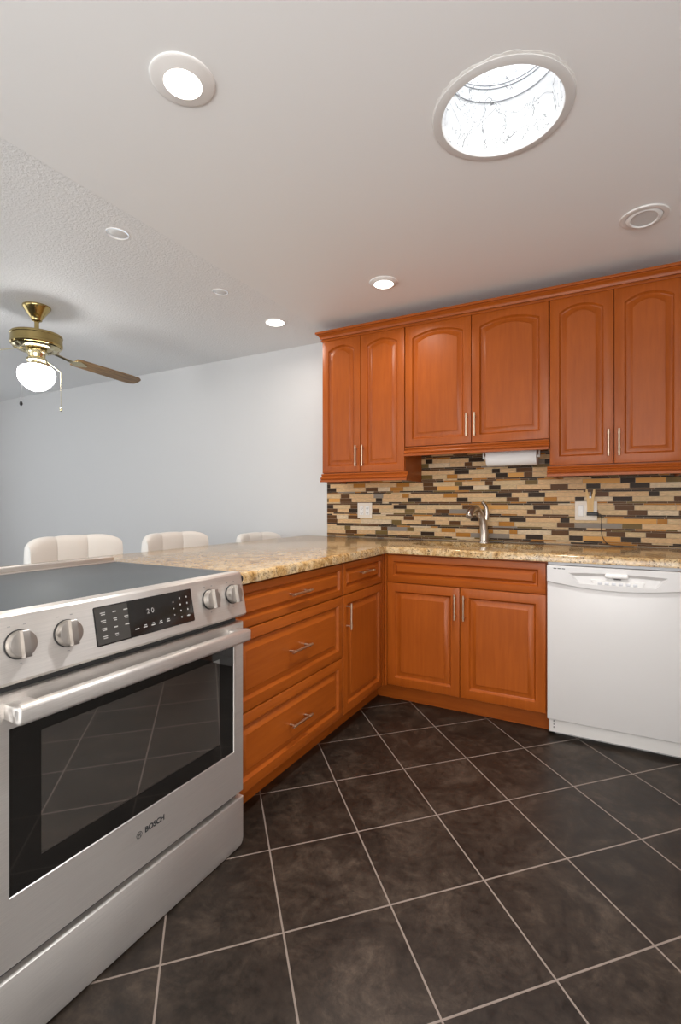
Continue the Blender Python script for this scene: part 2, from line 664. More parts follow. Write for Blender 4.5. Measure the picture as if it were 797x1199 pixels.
# drawer base beside the range
yA0, yA1 = -1.345, -0.5155
t = thing('drawer_cabinet', 'cherry wood base cabinet with three stacked drawers, next to the steel range', 'cabinet', (-0.3, -0.93, 0))
obj('carcass', carcass_run(nb(), yA0, yA1), W_V, t)
obj('toe_kick', box(nb(), -0.10, -0.08, yA0, yA1, 0.0, 0.10), W_HY, t)
for (w0, w1, hz, fr) in ((ZD + 0.002, ZT, 0.790, 0.030), (0.402, ZD - 0.002, 0.554, 0.042), (ZB, 0.3975, 0.2475, 0.042)):
    d = obj('drawer', raised_panel(nb(), yA0 + 0.004, yA1 - 0.002, w0, w1, f_run(0.0), fr), W_HY, t)
    bar_pull(d, (0.0, -0.922, hz), (0, 1, 0), 0.152, (1, 0, 0))

# backing of the peninsula, facing the stools
obj('back_panel', box(nb(), -0.664, -0.646, -2.15, 0.632, 0.0, 0.876), W_HY, t)

# corner cabinet of the peninsula
yB0, yB1 = -0.5135, -0.0337
t = thing('corner_cabinet', 'narrow cherry wood base cabinet with one drawer over one door, in the inner corner', 'cabinet', (-0.3, -0.27, 0))
bm = carcass_run(nb(), yB0 - 0.001, -0.0005)
obj('carcass', bm, W_V, t)
obj('filler_strip', box(nb(), -0.0195, -0.001, yB1 + 0.002, 0.0, 0.10, 0.876), W_V, t)
obj('toe_kick', box(nb(), -0.10, -0.08, yB0, 0.075, 0.0, 0.10), W_HY, t)
d = obj('drawer', raised_panel(nb(), yB0 + 0.002, yB1, ZD + 0.002, ZT, f_run(0.0), 0.030), W_HY, t)
bar_pull(d, (0.0, -0.272, 0.803), (0, 1, 0), 0.150, (1, 0, 0))
d = obj('door', raised_panel(nb(), yB0 + 0.002, yB1, ZB, ZD - 0.002, f_run(0.0), 0.045), W_V, t)
bar_pull(d, (0.0, -0.4785, 0.600), (0, 0, 1), 0.132, (1, 0, 0))

# sink cabinet
xC0, xC1 = 0.0015, 0.8865
t = thing('sink_cabinet', 'cherry wood sink base cabinet with double doors under a false drawer front', 'cabinet', (0.44, 0.3, 0))
bm = nb()
box(bm, xC0, xC0 + 0.018, 0.0195, 0.60, 0.10, 0.876)
box(bm, xC1 - 0.018, xC1, 0.0195, 0.60, 0.10, 0.876)
box(bm, xC0 + 0.018, xC1 - 0.018, 0.0195, 0.60, 0.10, 0.118)
box(bm, xC0 + 0.018, xC1 - 0.018, 0.58, 0.60, 0.118, 0.876)
box(bm, xC0 + 0.018, xC1 - 0.018, 0.0195, 0.038, 0.118, 0.876)
obj('carcass', bm, W_V, t)
obj('toe_kick', box(nb(), -0.08, xC1, 0.078, 0.095, 0.0, 0.10), W_HX, t)
obj('filler_strip', box(nb(), xC0, 0.012, 0.001, 0.0195, 0.10, 0.876), W_V, t)
obj('drawer_front', raised_panel(nb(), 0.0145, 0.8815, ZD + 0.002, ZT, f_back(0.0), 0.036), W_HX, t)
d = obj('door', raised_panel(nb(), 0.0145, 0.4430, ZB, ZD - 0.002, f_back(0.0), 0.048), W_V, t)
bar_pull(d, (0.421, 0.0, 0.602), (0, 0, 1), 0.138, (0, -1, 0))
d = obj('door', raised_panel(nb(), 0.4455, 0.8815, ZB, ZD - 0.002, f_back(0.0), 0.048), W_V, t)
bar_pull(d, (0.470, 0.0, 0.602), (0, 0, 1), 0.138, (0, -1, 0))

# base cabinet past the dishwasher
t = thing('end_cabinet', 'cherry wood base cabinet right of the white dishwasher', 'cabinet', (1.8, 0.3, 0))
obj('carcass', box(nb(), 1.497, XR - 0.002, 0.0195, 0.60, 0.10, 0.876), W_V, t)
obj('toe_kick', box(nb(), 1.497, XR - 0.002, 0.078, 0.095, 0.0, 0.10), W_HX, t)
d = obj('drawer', raised_panel(nb(), 1.50, XR - 0.006, ZD + 0.002, ZT, f_back(0.0), 0.036), W_HX, t)
bar_pull(d, (1.81, 0.0, 0.79), (1, 0, 0), 0.150, (0, -1, 0))
d = obj('door', raised_panel(nb(), 1.50, XR - 0.006, ZB, ZD - 0.002, f_back(0.0), 0.048), W_V, t)
bar_pull(d, (1.535, 0.0, 0.602), (0, 0, 1), 0.138, (0, -1, 0))

# back panel of the peninsula, facing the stools

# ------------------------------------------------------------------ granite counter
ZG0, ZG1 = 0.878, 0.918
SX0, SX1, SY0, SY1 = 0.085, 0.795, 0.165, 0.465
out = [(XR - 0.002, -0.027), (XR - 0.002, 0.633), (-0.955, 0.633), (-0.955, -2.30), (-0.66, -2.30), (-0.66, -1.352), (0.022, -1.352), (0.022, -0.027)]
out = out[::1]


def ccw(p):
    return sum(p[i - 1][0] * p[i][1] - p[i][0] * p[i - 1][1] for i in range(len(p))) > 0


if not ccw(out):
    out = out[::-1]


def rrect(x0, x1, y0, y1, r, n=6):
    pts = []
    for cx, cy, a in ((x1 - r, y0 + r, -90), (x1 - r, y1 - r, 0), (x0 + r, y1 - r, 90), (x0 + r, y0 + r, 180)):
        for k in range(n + 1):
            b = math.radians(a + 90 * k / n)
            pts.append((cx + r * math.cos(b), cy + r * math.sin(b)))
    return pts


hole = rrect(SX0, SX1, SY0, SY1, 0.07)
bm = nb()
prof = [(0.0, ZG0), (0.0, ZG1 - 0.016), (0.002, ZG1 - 0.009), (0.006, ZG1 - 0.004), (0.011, ZG1 - 0.001), (0.018, ZG1)]
rings = [[Vector((u, w, z)) for u, w in offset_poly(out, d)] for d, z in prof]
loft(bm, rings, False, False)
sheet(bm, offset_poly(out, 0.018), [hole], lambda u, w: Vector((u, w, ZG1)))
sheet(bm, out, [hole], lambda u, w: Vector((u, w, ZG0)))
loft(bm, [[Vector((u, w, ZG1)) for u, w in hole], [Vector((u, w, ZG0)) for u, w in hole]], False, False)
tag(obj('countertop', bm, GRAN), 'polished gold granite countertop wrapping the corner, with sink cutout', 'countertop')

# undermount sink
t = thing('kitchen_sink', 'undermount steel sink sunk into the granite below the faucet', 'sink', (0.44, 0.315, 0.70))
h2 = rrect(SX0 - 0.008, SX1 + 0.008, SY0 - 0.008, SY1 + 0.008, 0.075)
h3 = offset_poly(h2, 0.012)
h4 = offset_poly(h2, 0.04)
h0 = offset_poly(h2, -0.02)
bm = nb()
loft(bm, [[Vector((u, w, 0.8775)) for u, w in h0], [Vector((u, w, 0.8775)) for u, w in h2], [Vector((u, w, 0.75)) for u, w in h3],
          [Vector((u, w, 0.715)) for u, w in h4]], False, True)
obj('basin', bm, STEEL, t)
obj('drain', lathe(nb(), [(0.0005, 0.718), (0.035, 0.718), (0.045, 0.7155)], (0.44, 0.315, 0), 32), CHROME, t)

# ------------------------------------------------------------------ mosaic backsplash
MOS = [mat('mosaic_beige_stone', (0.64, 0.46, 0.26), 0.4), mat('mosaic_pinkish_stone', (0.68, 0.45, 0.24), 0.4),
       mat('mosaic_cream_stone', (0.70, 0.55, 0.37), 0.4), mat('mosaic_caramel_glass', (0.42, 0.18, 0.03), 0.34),
       mat('mosaic_brown_glass', (0.11, 0.048, 0.015), 0.34), mat('mosaic_espresso_glass', (0.036, 0.020, 0.010), 0.34),
       mat('mosaic_olive_glass', (0.17, 0.11, 0.035), 0.34), mat('mosaic_taupe_glass', (0.27, 0.23, 0.19), 0.34),
       mat('mosaic_grout', (0.50, 0.40, 0.30), 0.8), mat('mosaic_amber_stone', (0.66, 0.34, 0.10), 0.4)]
for m in MOS:
    bsdf(m).inputs['Specular IOR Level'].default_value = 0.1
for m in MOS[:3]:
    v = coords(m, (1, 1, 2.5))
    k = noise(m, v, 45, 4, 0.65)
    bc = tuple(bsdf(m).inputs['Base Color'].default_value)[:3]
    lk(m, ramp(m, k, [(0.3, tuple(x * 0.78 for x in bc)), (0.7, tuple(min(0.9, x * 1.12) for x in bc))]), bsdf(m).inputs['Base Color'])

bm = nb()
BX0, BX1, BZ0, BZ1 = -0.760, XR - 0.002, ZG1 + 0.001, 1.555
box(bm, BX0, BX1, 0.629, 0.634, BZ0, BZ1)
for f in bm.faces:
    f.material_index = 8
rows = []
z = 0.933 - 0.0787
while z < BZ1 + 0.05:
    rows += [(z - 0.0100, z - 0.0012, 'thin'), (z + 0.0002, z + 0.0090, 'thin'), (z + 0.0104, z + 0.0386, 'thick'), (z + 0.0400, z + 0.0674, 'thick')]
    z += 0.0787


def tile(x0, x1, z0, z1, mi):
    g = 0.0006
    x0, x1, z0, z1 = max(x0, BX0) + g, min(x1, BX1) - g, max(z0, BZ0), min(z1, BZ1)
    if x1 - x0 < 0.004 or z1 - z0 < 0.002:
        return
    y0, y1, b = 0.6295, 0.6262, 0.0012
    r0 = [bm.verts.new(p) for p in ((x0, y0, z0), (x1, y0, z0), (x1, y0, z1), (x0, y0, z1))]
    r1 = [bm.verts.new(p) for p in ((x0, y1 + b, z0), (x1, y1 + b, z0), (x1, y1 + b, z1), (x0, y1 + b, z1))]
    r2 = [bm.verts.new(p) for p in ((x0 + b, y1, z0 + b), (x1 - b, y1, z0 + b), (x1 - b, y1, z1 - b), (x0 + b, y1, z1 - b))]
    for a, c in ((r0, r1), (r1, r2)):
        for i in range(4):
            j = (i + 1) % 4
            bm.faces.new((a[i], a[j], c[j], c[i])).material_index = mi
    bm.faces.new(r2).material_index = mi


rnd = random.Random(3)
for z0, z1, kind in rows:
    x = BX0 - rnd.random() * 0.1
    light = rnd.random() < 0.5
    while x < BX1:
        if kind == 'thin':
            L = rnd.choice((0.098, 0.098, 0.148, 0.148, 0.05))
            mi = rnd.choices((0, 1, 2, 3, 4, 5, 6, 7), (1, 0.7, 0.4, 1.4, 5, 4.5, 2, 0.4))[0]
        else:
            if light:
                L = rnd.choice((0.098, 0.148, 0.198, 0.248, 0.148))
                mi = rnd.choices((0, 1, 2, 7, 9), (5, 5, 2.4, 0.35, 1.3))[0]
            else:
                L = rnd.choice((0.05, 0.074, 0.098, 0.098))
                mi = rnd.choices((3, 4, 5, 6, 7), (2.0, 2.8, 3.2, 1.2, 0.25))[0]
            light = (rnd.random() < 0.18) if light else True
        tile(x, x + L, z0, z1, mi)
        x += L + 0.0013
tag(obj('backsplash', bm, None, None, 20, True, MOS, weld=False), 'mosaic backsplash of beige stone and brown glass strips above the counter', 'backsplash')

# ------------------------------------------------------------------ wall cabinets
YU = 0.30
ZUT = 2.312


def wall_cab(label, x0, x1, xm, zb, rail, group_loc):
    t = thing('wall_cabinet', label, 'cabinet', ((x0 + x1) / 2, 0.46, zb), 'cherry wall cabinets with arched doors')
    bm = box(nb(), x0, x1, YU + 0.0195, 0.6255, zb - 0.004, ZUT)
    obj('carcass', bm, W_V, t)
    hz0 = zb + 0.041
    for a, b, px in ((x0 + 0.0015, xm - 0.0012, xm - 0.0245), (xm + 0.0012, x1 - 0.0015, xm + 0.0245)):
        d = obj('door', raised_panel(nb(), a, b, zb, ZUT - 0.008, f_back(YU), 0.047, 0.036), W_V, t)
        bar_pull(d, (px, YU, hz0 + 0.068), (0, 0, 1), 0.140, (0, -1, 0))
    # light rail under the doors, profile in (n, z) swept along the front and round the open ends
    z1 = zb - 0.006
    prof = [(0.0, z1), (-0.008, z1), (-0.010, z1 - 0.005), (-0.008, z1 - 0.010), (-0.004, z1 - 0.012), (-0.006, z1 - 0.018), (-0.020, z1 - 0.024), (-0.023, z1 - 0.030), (-0.021, z1 - 0.036), (-0.015, z1 - 0.038),
            (-0.016, z1 - 0.042), (-0.030, z1 - 0.044), (-0.030, z1 - 0.056), (0.0, z1 - 0.056)]
    bm = nb()
    yb = YU + 0.006
    loft(bm, [[Vector((x, yb + n, z)) for n, z in prof] for x in (x0 - rail[0], x1 + rail[1])])
    box(bm, x0 + 0.0005, x1 - 0.0005, yb + 0.0005, 0.6255, zb - 0.020, zb - 0.0045)
    for q in rail[2:]:
        box(bm, q, q + 0.018, yb + 0.0005, 0.6255, zb - 0.061, zb - 0.0195)
    obj('light_rail', bm, W_HX, t)
    return t


wall_cab('tall narrow two-door cherry wall cabinet at the left end, beside the white wall', -0.6085, 0.0060, -0.3107, 1.3795, (0.004, 0.022, -0.608, -0.0125), None)
wall_cab('shorter two-door cherry wall cabinet over the sink and paper towel', 0.0085, 0.8645, 0.4325, 1.531, (0, 0), None)
wall_cab('tall two-door cherry wall cabinet at the right, above the dishwasher', 0.8670, 1.4960, 1.1815, 1.3795, (0.012, 0.012, 0.8675, 1.4775), None)

# crown moulding along the top of the wall cabinets
prof = [(0.0, 2.298), (0.006, 2.298), (0.008, 2.302), (0.006, 2.306), (0.001, 2.307), (0.001, 2.313), (0.010, 2.314), (0.011, 2.318), (0.0125, 2.326), (0.018, 2.335), (0.027, 2.341),
        (0.027, 2.345), (0.036, 2.347), (0.037, 2.353), (0.036, 2.361), (0.0, 2.361)]
rings = []
for n, z in prof:
    rings.append([Vector((-0.6085 - n, 0.632, z)), Vector((-0.6085 - n, YU - n, z)), Vector((1.496 + n, YU - n, z)), Vector((1.496 + n, 0.632, z))])
bm = nb()
loft(bm, rings, False, False, False)
box(bm, -0.600, 1.488, YU + 0.02, 0.632, 2.3125, 2.3600)
loft(bm, [rings[-1], [Vector((-0.59, 0.632, 2.361)), Vector((-0.59, YU + 0.03, 2.361)), Vector((1.48, YU + 0.03, 2.361)), Vector((1.48, 0.632, 2.361))]], False, False, False)
tag(obj('crown_molding', bm, W_HX), 'cherry crown molding running along the top of the wall cabinets', 'molding')

# ------------------------------------------------------------------ range
SY_0, SY_1 = -2.152, -1.359
sc = (SY_0 + SY_1) / 2
XD = 0.070
t = thing('range', 'stainless steel slide-in electric range with black glass cooktop and four knobs', 'stove', (-0.27, sc, 0))
bm = nb()
box(bm, -0.62, 0.022, SY_0 + 0.004, SY_1 - 0.004, 0.045, 0.915)
obj('body', bm, GREYM, t)
for yy in (SY_0 + 0.06, SY_1 - 0.06):
    for xx in (-0.55, -0.05):
        obj('foot', cyl(nb(), (xx, yy, 0.0), (xx, yy, 0.046), 0.02, seg=14), BLACK, t)
# storage drawer
bm = nb()
q_ = [(SY_0, 0.168), (SY_0, 0.004), (SY_1 - 0.020, 0.004), (SY_1 - 0.010, 0.008), (SY_1 - 0.003, 0.016), (SY_1, 0.028), (SY_1, 0.168)]
qi = offset_poly(q_, 0.003)
loft(bm, [[Vector((0.0225, u, w)) for u, w in q_], [Vector((XD - 0.003, u, w)) for u, w in q_], [Vector((XD - 0.001, u, w)) for u, w in offset_poly(q_, 0.001)], [Vector((XD, u, w)) for u, w in qi]])
obj('drawer', bm, STEEL, t)
obj('drawer_gap', box(nb(), 0.0225, XD - 0.022, SY_0 + 0.012, SY_1 - 0.012, 0.169, 0.1865), DARKGAP, t)
# oven door with a window opening
Z0, Z1 = 0.1875, 0.766
wy0, wy1, wz0, wz1 = -2.110, -1.407, 0.336, 0.692
dr = nb()
f0 = lambda u, w: Vector((XD, u, w))
o_ = rrect(SY_0 + 0.0005, SY_1 - 0.0005, Z0, Z1, 0.004, 3)
i_ = [(wy0, wz0), (wy1, wz0), (wy1, wz1), (wy0, wz1)]
oi = offset_poly(o_, 0.003)
sheet(dr, oi, [i_], lambda u, w: Vector((XD, u, w)))
loft(dr, [[Vector((XD, u, w)) for u, w in oi], [Vector((XD - 0.003, u, w)) for u, w in o_], [Vector((0.0228, u, w)) for u, w in o_]], False, True)
loft(dr, [[Vector((XD, u, w)) for u, w in i_], [Vector((XD - 0.003, u, w)) for u, w in offset_poly(i_, 0.0015)]], False, False)
door = obj('oven_door', dr, STEEL, t)
iy0, iy1, iz0, iz1 = -2.042, -1.475, 0.390, 0.664
g = nb()
i1 = offset_poly(i_, 0.0016)
i2 = [(iy0, iz0), (iy1, iz0), (iy1, iz1), (iy0, iz1)]
sheet(g, i1, [i2], lambda u, w: Vector((XD - 0.0025, u, w)))
loft(g, [[Vector((XD - 0.0025, u, w)) for u, w in i1], [Vector((XD - 0.012, u, w)) for u, w in i1]], False, False)
obj('window_border', g, OVEN_G, door)
g = nb()
sheet(g, i2, [], lambda u, w: Vector((XD - 0.0027, u, w)))
loft(g, [[Vector((XD - 0.0027, u, w)) for u, w in i2], [Vector((XD - 0.010, u, w)) for u, w in i2]], False, True)
obj('window_glass', g, OVEN_W, door)
# handle: thick flat-ended bar on solid end brackets
hb = nb()
hy0, hy1 = -2.122, -1.386
box(hb, 0.098, 0.128, hy0, hy1, 0.712, 0.752, 0.009, 4)
obj('handle', hb, STEEL, door)
for a, b in ((hy0 + 0.001, hy0 + 0.052), (hy1 - 0.052, hy1 - 0.001)):
    obj('handle_bracket', box(nb(), XD - 0.001, 0.105, a, b, 0.716, 0.749, 0.003, 2), STEEL, door)
# maker's mark
text('BOSCH', 0.0205, INK, 'lettering', door, (XD + 0.0003, -1.7335, 0.2835), (0, 1, 0), (0, 0, 1), 0.0006)
lg = nb()
cy, cz, r = -1.785, 0.2815, 0.0088


def annulus(bm, cy, cz, r0, r1, x0, x1, n=32):
    ro = [(cy + r1 * math.cos(2 * math.pi * i / n), cz + r1 * math.sin(2 * math.pi * i / n)) for i in range(n)]
    ri = [(cy + r0 * math.cos(2 * math.pi * i / n), cz + r0 * math.sin(2 * math.pi * i / n)) for i in range(n)]
    rr = [[Vector((x, u, w)) for u, w in p] for p, x in ((ro, x0), (ro, x1), (ri, x1), (ri, x0))]
    loft(bm, rr + [rr[0]], False, False)


annulus(lg, cy, cz, 0.0078, 0.0092, XD + 0.0001, XD + 0.0006)
box(lg, XD + 0.0001, XD + 0.0006, cy - 0.0040, cy - 0.0022, cz - 0.0058, cz + 0.0058)
box(lg, XD + 0.0001, XD + 0.0006, cy + 0.0022, cy + 0.0040, cz - 0.0058, cz + 0.0058)
box(lg, XD + 0.0001, XD + 0.0006, cy - 0.0022, cy + 0.0022, cz - 0.0009, cz + 0.0009)
obj('emblem', lg, INK, door)
# black gap between panel and door
obj('panel_gap', box(nb(), 0.0225, 0.052, SY_0 + 0.01, SY_1 - 0.02, 0.7665, 0.788), DARKGAP, t)
# sloped control panel
PX0, PZ0, PX1, PZ1 = 0.086, 0.795, 0.060, 0.926
pd = Vector((PX1 - PX0, 0, PZ1 - PZ0))
PL = pd.length
pu = pd.normalized()
pn = Vector((pu.z, 0, -pu.x))


def pf(y, s, n=0.0):
    return Vector((PX0, y, PZ0)) + pu * s + pn * n


pp = [(0.0225, 0.786), (0.076, 0.786), (0.083, 0.789), (PX0, PZ0), (PX1, PZ1), (0.055, 0.9315), (0.046, 0.9325), (0.0225, 0.9325)]
bm = nb()
e = 0.006
loft(bm, [[Vector((x * 0.97 + 0.0007, SY_0 + 0.0, z)) for x, z in pp], [Vector((x, SY_0 + 0.005, z)) for x, z in pp],
          [Vector((x, SY_1 - 0.012, z)) for x, z in pp], [Vector((x * 0.985, SY_1 - 0.004, z)) for x, z in pp], [Vector((x * 0.93 + 0.0016, SY_1, z * 0.985 + 0.0128)) for x, z in pp]])
panel = obj('control_panel', bm, STEEL, t, 28)


def zs(z):
    return (z - PZ0) / (PZ1 - PZ0) * PL


dy0, dy1 = -1.9165, -1.5960
s0, s1 = zs(0.816), zs(0.910)
bm = nb()
rr = rrect(dy0, dy1, s0, s1, 0.004, 3)
loft(bm, [[pf(u, w, -0.002) for u, w in rr], [pf(u, w, 0.0008) for u, w in rr], [pf(u, w, 0.0012) for u, w in offset_poly(rr, 0.0006)]])
disp = obj('display', bm, DISP, panel)
bm = nb()
ka = [(dy0 + 0.003, s0 + 0.003), (dy0 + 0.096, s0 + 0.003), (dy0 + 0.096, s1 - 0.003), (dy0 + 0.003, s1 - 0.003)]
loft(bm, [[pf(u, w, 0.0010) for u, w in ka], [pf(u, w, 0.0014) for u, w in ka]])
obj('key_area', bm, DISP_L, panel)
# little printed marks: rows of tiny bars, too small to read


def mark(u, w, wu, wh, n=0.0015, name='key_mark', m=None):
    bm = nb()
    q = [(u - wu / 2, w - wh / 2), (u + wu / 2, w - wh / 2), (u + wu / 2, w + wh / 2), (u - wu / 2, w + wh / 2)]
    loft(bm, [[pf(a, b, n - 0.0004) for a, b in q], [pf(a, b, n) for a, b in q]])
    obj(name, bm, m or ICON, panel)


H = s1 - s0
for col, (du, ks) in enumerate(((0.024, 4), (0.057, 4), (0.090, 3))):
    for k in range(ks):
        w = s1 - H * (0.20 + 0.20 * k)
        wd_ = (0.014, 0.010, 0.012)[col]
        if col == 0 or k % 2:
            mark(dy0 + du, w + 0.0022, wd_, 0.0022)
            mark(dy0 + du + 0.001, w - 0.0022, wd_ * 0.8, 0.0022)
        else:
            mark(dy0 + du, w, wd_, 0.0028)
for k in range(5):
    u = dy0 + 0.118 + 0.026 * k
    mark(u, s0 + H * 0.20, 0.012, 0.0026)
    if k:
        mark(u + 0.001, s0 + H * 0.25, 0.008, 0.0022)
for k in range(2):
    for j in range(4):
        mark(dy1 - 0.048 + 0.026 * k, s1 - H * (0.22 + 0.19 * j), 0.0034, 0.0045)
mark(dy1 - 0.022, s1 - H * 0.79, 0.011, 0.0026)
for j in range(3):
    mark(dy1 - 0.073, s1 - H * (0.30 + 0.19 * j), 0.003, 0.003)
text('2 0', 0.019, GREYPR, 'readout', panel, pf(dy0 + 0.166, s0 + H * 0.60, 0.0014), (0, 1, 0), tuple(pu))
# knobs
for ky in (-2.092, -1.987, -1.524, -1.4205):
    bm = nb()
    c = pf(ky, zs(0.866))
    cyl(bm, c, c + pn * 0.004, 0.031, seg=36)
    kb = obj('knob_bezel', bm, BLACK, panel)
    bm = nb()
    a1, b1 = Vector((0, 1, 0)), pu

    def kr(n, r):
        return [c + pn * n + (a1 * math.cos(x) + b1 * math.sin(x)) * r for x in [2 * math.pi * i / 40 for i in range(40)]]
    loft(bm, [kr(0.004, 0.0295), kr(0.019, 0.0285), kr(0.022, 0.0270), kr(0.0225, 0.0255)])
    # raised grip bar across the knob
    w = 0.0075
    gp = []
    for n, k2 in ((0.020, 1.0), (0.033, 0.98), (0.0345, 0.9)):
        gp.append([c + pn * n + a1 * (s * w * k2) + b1 * (q * 0.0285 * k2) for s, q in ((-1, -1), (1, -1), (1, 1), (-1, 1))])
    loft(bm, gp)
    obj('knob', bm, KNOB, panel)
    for du, dw in ((0.016, 0.040), (-0.016, 0.040), (0.0, -0.040)):
        mark(ky + du, zs(0.866) + dw, 0.006, 0.0022, 0.0004, 'knob_mark', GREYPR)
# glass top
bm = nb()
box(bm, -0.585, 0.0455, SY_0 + 0.001, SY_1 - 0.001, 0.919, 0.931, 0.002, 2)
obj('cooktop', bm, GLASS_T, t)
bm = nb()
box(bm, -0.625, -0.586, SY_0 + 0.001, SY_1 - 0.001, 0.919, 0.9335, 0.002, 2)
box(bm, -0.640, -0.602, SY_0, SY_1, 0.9335, 0.951, 0.004, 3)
obj('rear_trim', bm, STEEL, t)
# dark end cap beside the counter
bm = nb()
cyl(bm, (0.043, SY_1 - 0.003, 0.906), (0.043, SY_1 + 0.016, 0.906), 0.0125, seg=20)
obj('side_bolt', bm, BLACK, t)

# ------------------------------------------------------------------ dishwasher
DX0, DX1 = 0.8895, 1.4915
dc = (DX0 + DX1) / 2
YD = -0.020
t = thing('dishwasher', 'white built-in dishwasher with curved control panel under the right counter', 'dishwasher', (dc, 0.3, 0))
obj('tub', box(nb(), DX0 + 0.004, DX1 - 0.004, 0.012, 0.58, 0.02, 0.855), GREYM, t)
obj('mounting_strip', box(nb(), DX0 + 0.002, DX1 - 0.002, -0.004, 0.06, 0.8625, 0.8770), GREYM, t)
obj('door_panel', box(nb(), DX0, DX1, YD, 0.0115, 0.094, 0.800, 0.004, 3), WHITE, t)
bm = nb()
box(bm, DX0 + 0.008, DX1 - 0.002, 0.006, 0.075, 0.024, 0.0925, 0.002, 2)
box(bm, DX0 + 0.03, DX1 - 0.03, 0.055, 0.075, 0.0, 0.03)
tk = obj('toe_panel', bm, WHITE2, t)
for k in range(3):
    obj('vent_slot', box(nb(), DX0 + 0.026, DX0 + 0.032, 0.0048, 0.0068, 0.044 + k * 0.015, 0.052 + k * 0.015), GREYPR, tk)
# curved control panel with a shallow pocket
N = 24
low = []
for k in range(N + 1):
    u = DX0 + (DX1 - DX0) * k / N
    low.append((u, 0.782 - 0.030 * math.sin(math.pi * k / N) ** 0.9))
po = low + [(DX1, 0.8605), (DX0, 0.8605)]
pock = [(dc - 0.158, 0.780), (dc + 0.158, 0.780)]
for k in range(13):
    u = 0.204 - 0.408 * k / 12
    pock.append((dc + u, 0.829 + 0.006 * math.sin(math.pi * k / 12)))
bm = nb()
po_i = offset_poly(po, 0.003)
sheet(bm, po_i, [pock], lambda u, w: Vector((u, YD - 0.014, w)))
loft(bm, [[Vector((u, YD - 0.014, w)) for u, w in po_i], [Vector((u, YD - 0.011, w)) for u, w in po], [Vector((u, 0.011, w)) for u, w in po]], False, True)
pk2 = offset_poly(pock, 0.010)
pk2 = [(u, w - 0.004 if w > 0.81 else w - 0.006) for u, w in pk2]
loft(bm, [[Vector((u, YD - 0.014, w)) for u, w in pock], [Vector((u, YD - 0.003 if w > 0.80 else YD - 0.010, w)) for u, w in pk2]], False, True)
cp = obj('control_panel', bm, WHITE, t, 25)
bm = nb()
box(bm, dc - 0.047, dc + 0.050, YD - 0.026, YD - 0.006, 0.815, 0.836, 0.008, 4)
obj('latch_handle', bm, WHITE2, cp)
bm = nb()
bp = [(dc - 0.088, 0.776), (dc + 0.10, 0.774), (dc + 0.115, 0.802), (dc - 0.105, 0.804)]
loft(bm, [[Vector((u, YD - 0.004, w)) for u, w in bp], [Vector((u, YD - 0.0125, w)) for u, w in bp]])
obj('button_plate', bm, WHITE2, cp)
for k in range(6):
    bm = nb()
    u = dc - 0.068 + 0.029 * k
    box(bm, u - 0.009, u + 0.009, YD - 0.0145, YD - 0.011, 0.782, 0.794, 0.001, 2)
    obj('button', bm, WHITE3, cp)
bm = nb()
box(bm, dc - 0.010, dc + 0.020, YD - 0.0135, YD - 0.006, 0.8085, 0.8125)
obj('brand_mark', bm, INK, cp)
for k in range(3):
    obj('printed_mark', box(nb(), DX0 + 0.030 + 0.019 * k, DX0 + 0.044 + 0.019 * k, YD - 0.0146, YD - 0.0135, 0.8455, 0.8495), INK, cp)

# ------------------------------------------------------------------ faucet
t = thing('faucet', 'brushed nickel single-lever kitchen faucet curving over the sink', 'faucet', (0.458, 0.53, ZG1))
bm = nb()
path = smooth_path([(0.458, 0.53, ZG1 + 0.012), (0.458, 0.53, 0.98), (0.452, 0.524, 1.04), (0.442, 0.512, 1.085), (0.434, 0.50, 1.105)], 8)
rs = [0.0265 - 0.0045 * i / (len(path) - 1) for i in range(len(path))]
tube(bm, path, rs, 20)
obj('body', bm, BRONZE, t, 50)
bm = nb()
lathe(bm, [(0.0005, 0.0), (0.033, 0.0), (0.033, 0.006), (0.028, 0.014), (0.0005, 0.014)], (0.458, 0.53, ZG1), 32)
obj('base_ring', bm, BRONZE, t)
bm = nb()
path = smooth_path([(0.440, 0.515, 1.085), (0.428, 0.48, 1.128), (0.418, 0.44, 1.138), (0.408, 0.39, 1.118), (0.402, 0.36, 1.085)], 8)
rs = [0.020, 0.021] + [0.0215] * (len(path) - 4) + [0.0205, 0.019]
tube(bm, path, rs, 20)
obj('spout', bm, BRONZE, t, 50)
bm = nb()
path = smooth_path([(0.468, 0.535, 1.065), (0.472, 0.535, 1.11), (0.466, 0.528, 1.15), (0.448, 0.515, 1.178)], 6)
tube(bm, path, [0.019 - 0.010 * i / (len(path) - 1) for i in range(len(path))], 16)
obj('lever', bm, BRONZE, t, 50)

# ------------------------------------------------------------------ things on the backsplash
t = thing('outlet_plate', 'ivory double-gang outlet plate on the mosaic, left of the faucet', 'outlet', (-0.4335, 0.626, 1.116))
yw = 0.6255
obj('cover_plate', box(nb(), -0.4925, -0.3745, yw - 0.006, yw, 1.060, 1.174, 0.003, 3), PLATE, t)
for cx in (-0.457, -0.410):
    s = obj('socket', box(nb(), cx - 0.016, cx + 0.016, yw - 0.0085, yw - 0.005, 1.084, 1.150, 0.002, 2), WHITE2, t)
    for cz in (1.101, 1.133):
        for dx in (-0.006, 0.006):
            obj('slot', box(nb(), cx + dx - 0.0013, cx + dx + 0.0013, yw - 0.0090, yw - 0.008, cz - 0.005, cz + 0.005), INK, s)
        obj('slot', cyl(nb(), (cx, yw - 0.008, cz - 0.009), (cx, yw - 0.0090, cz - 0.009), 0.0022, seg=10), INK, s)

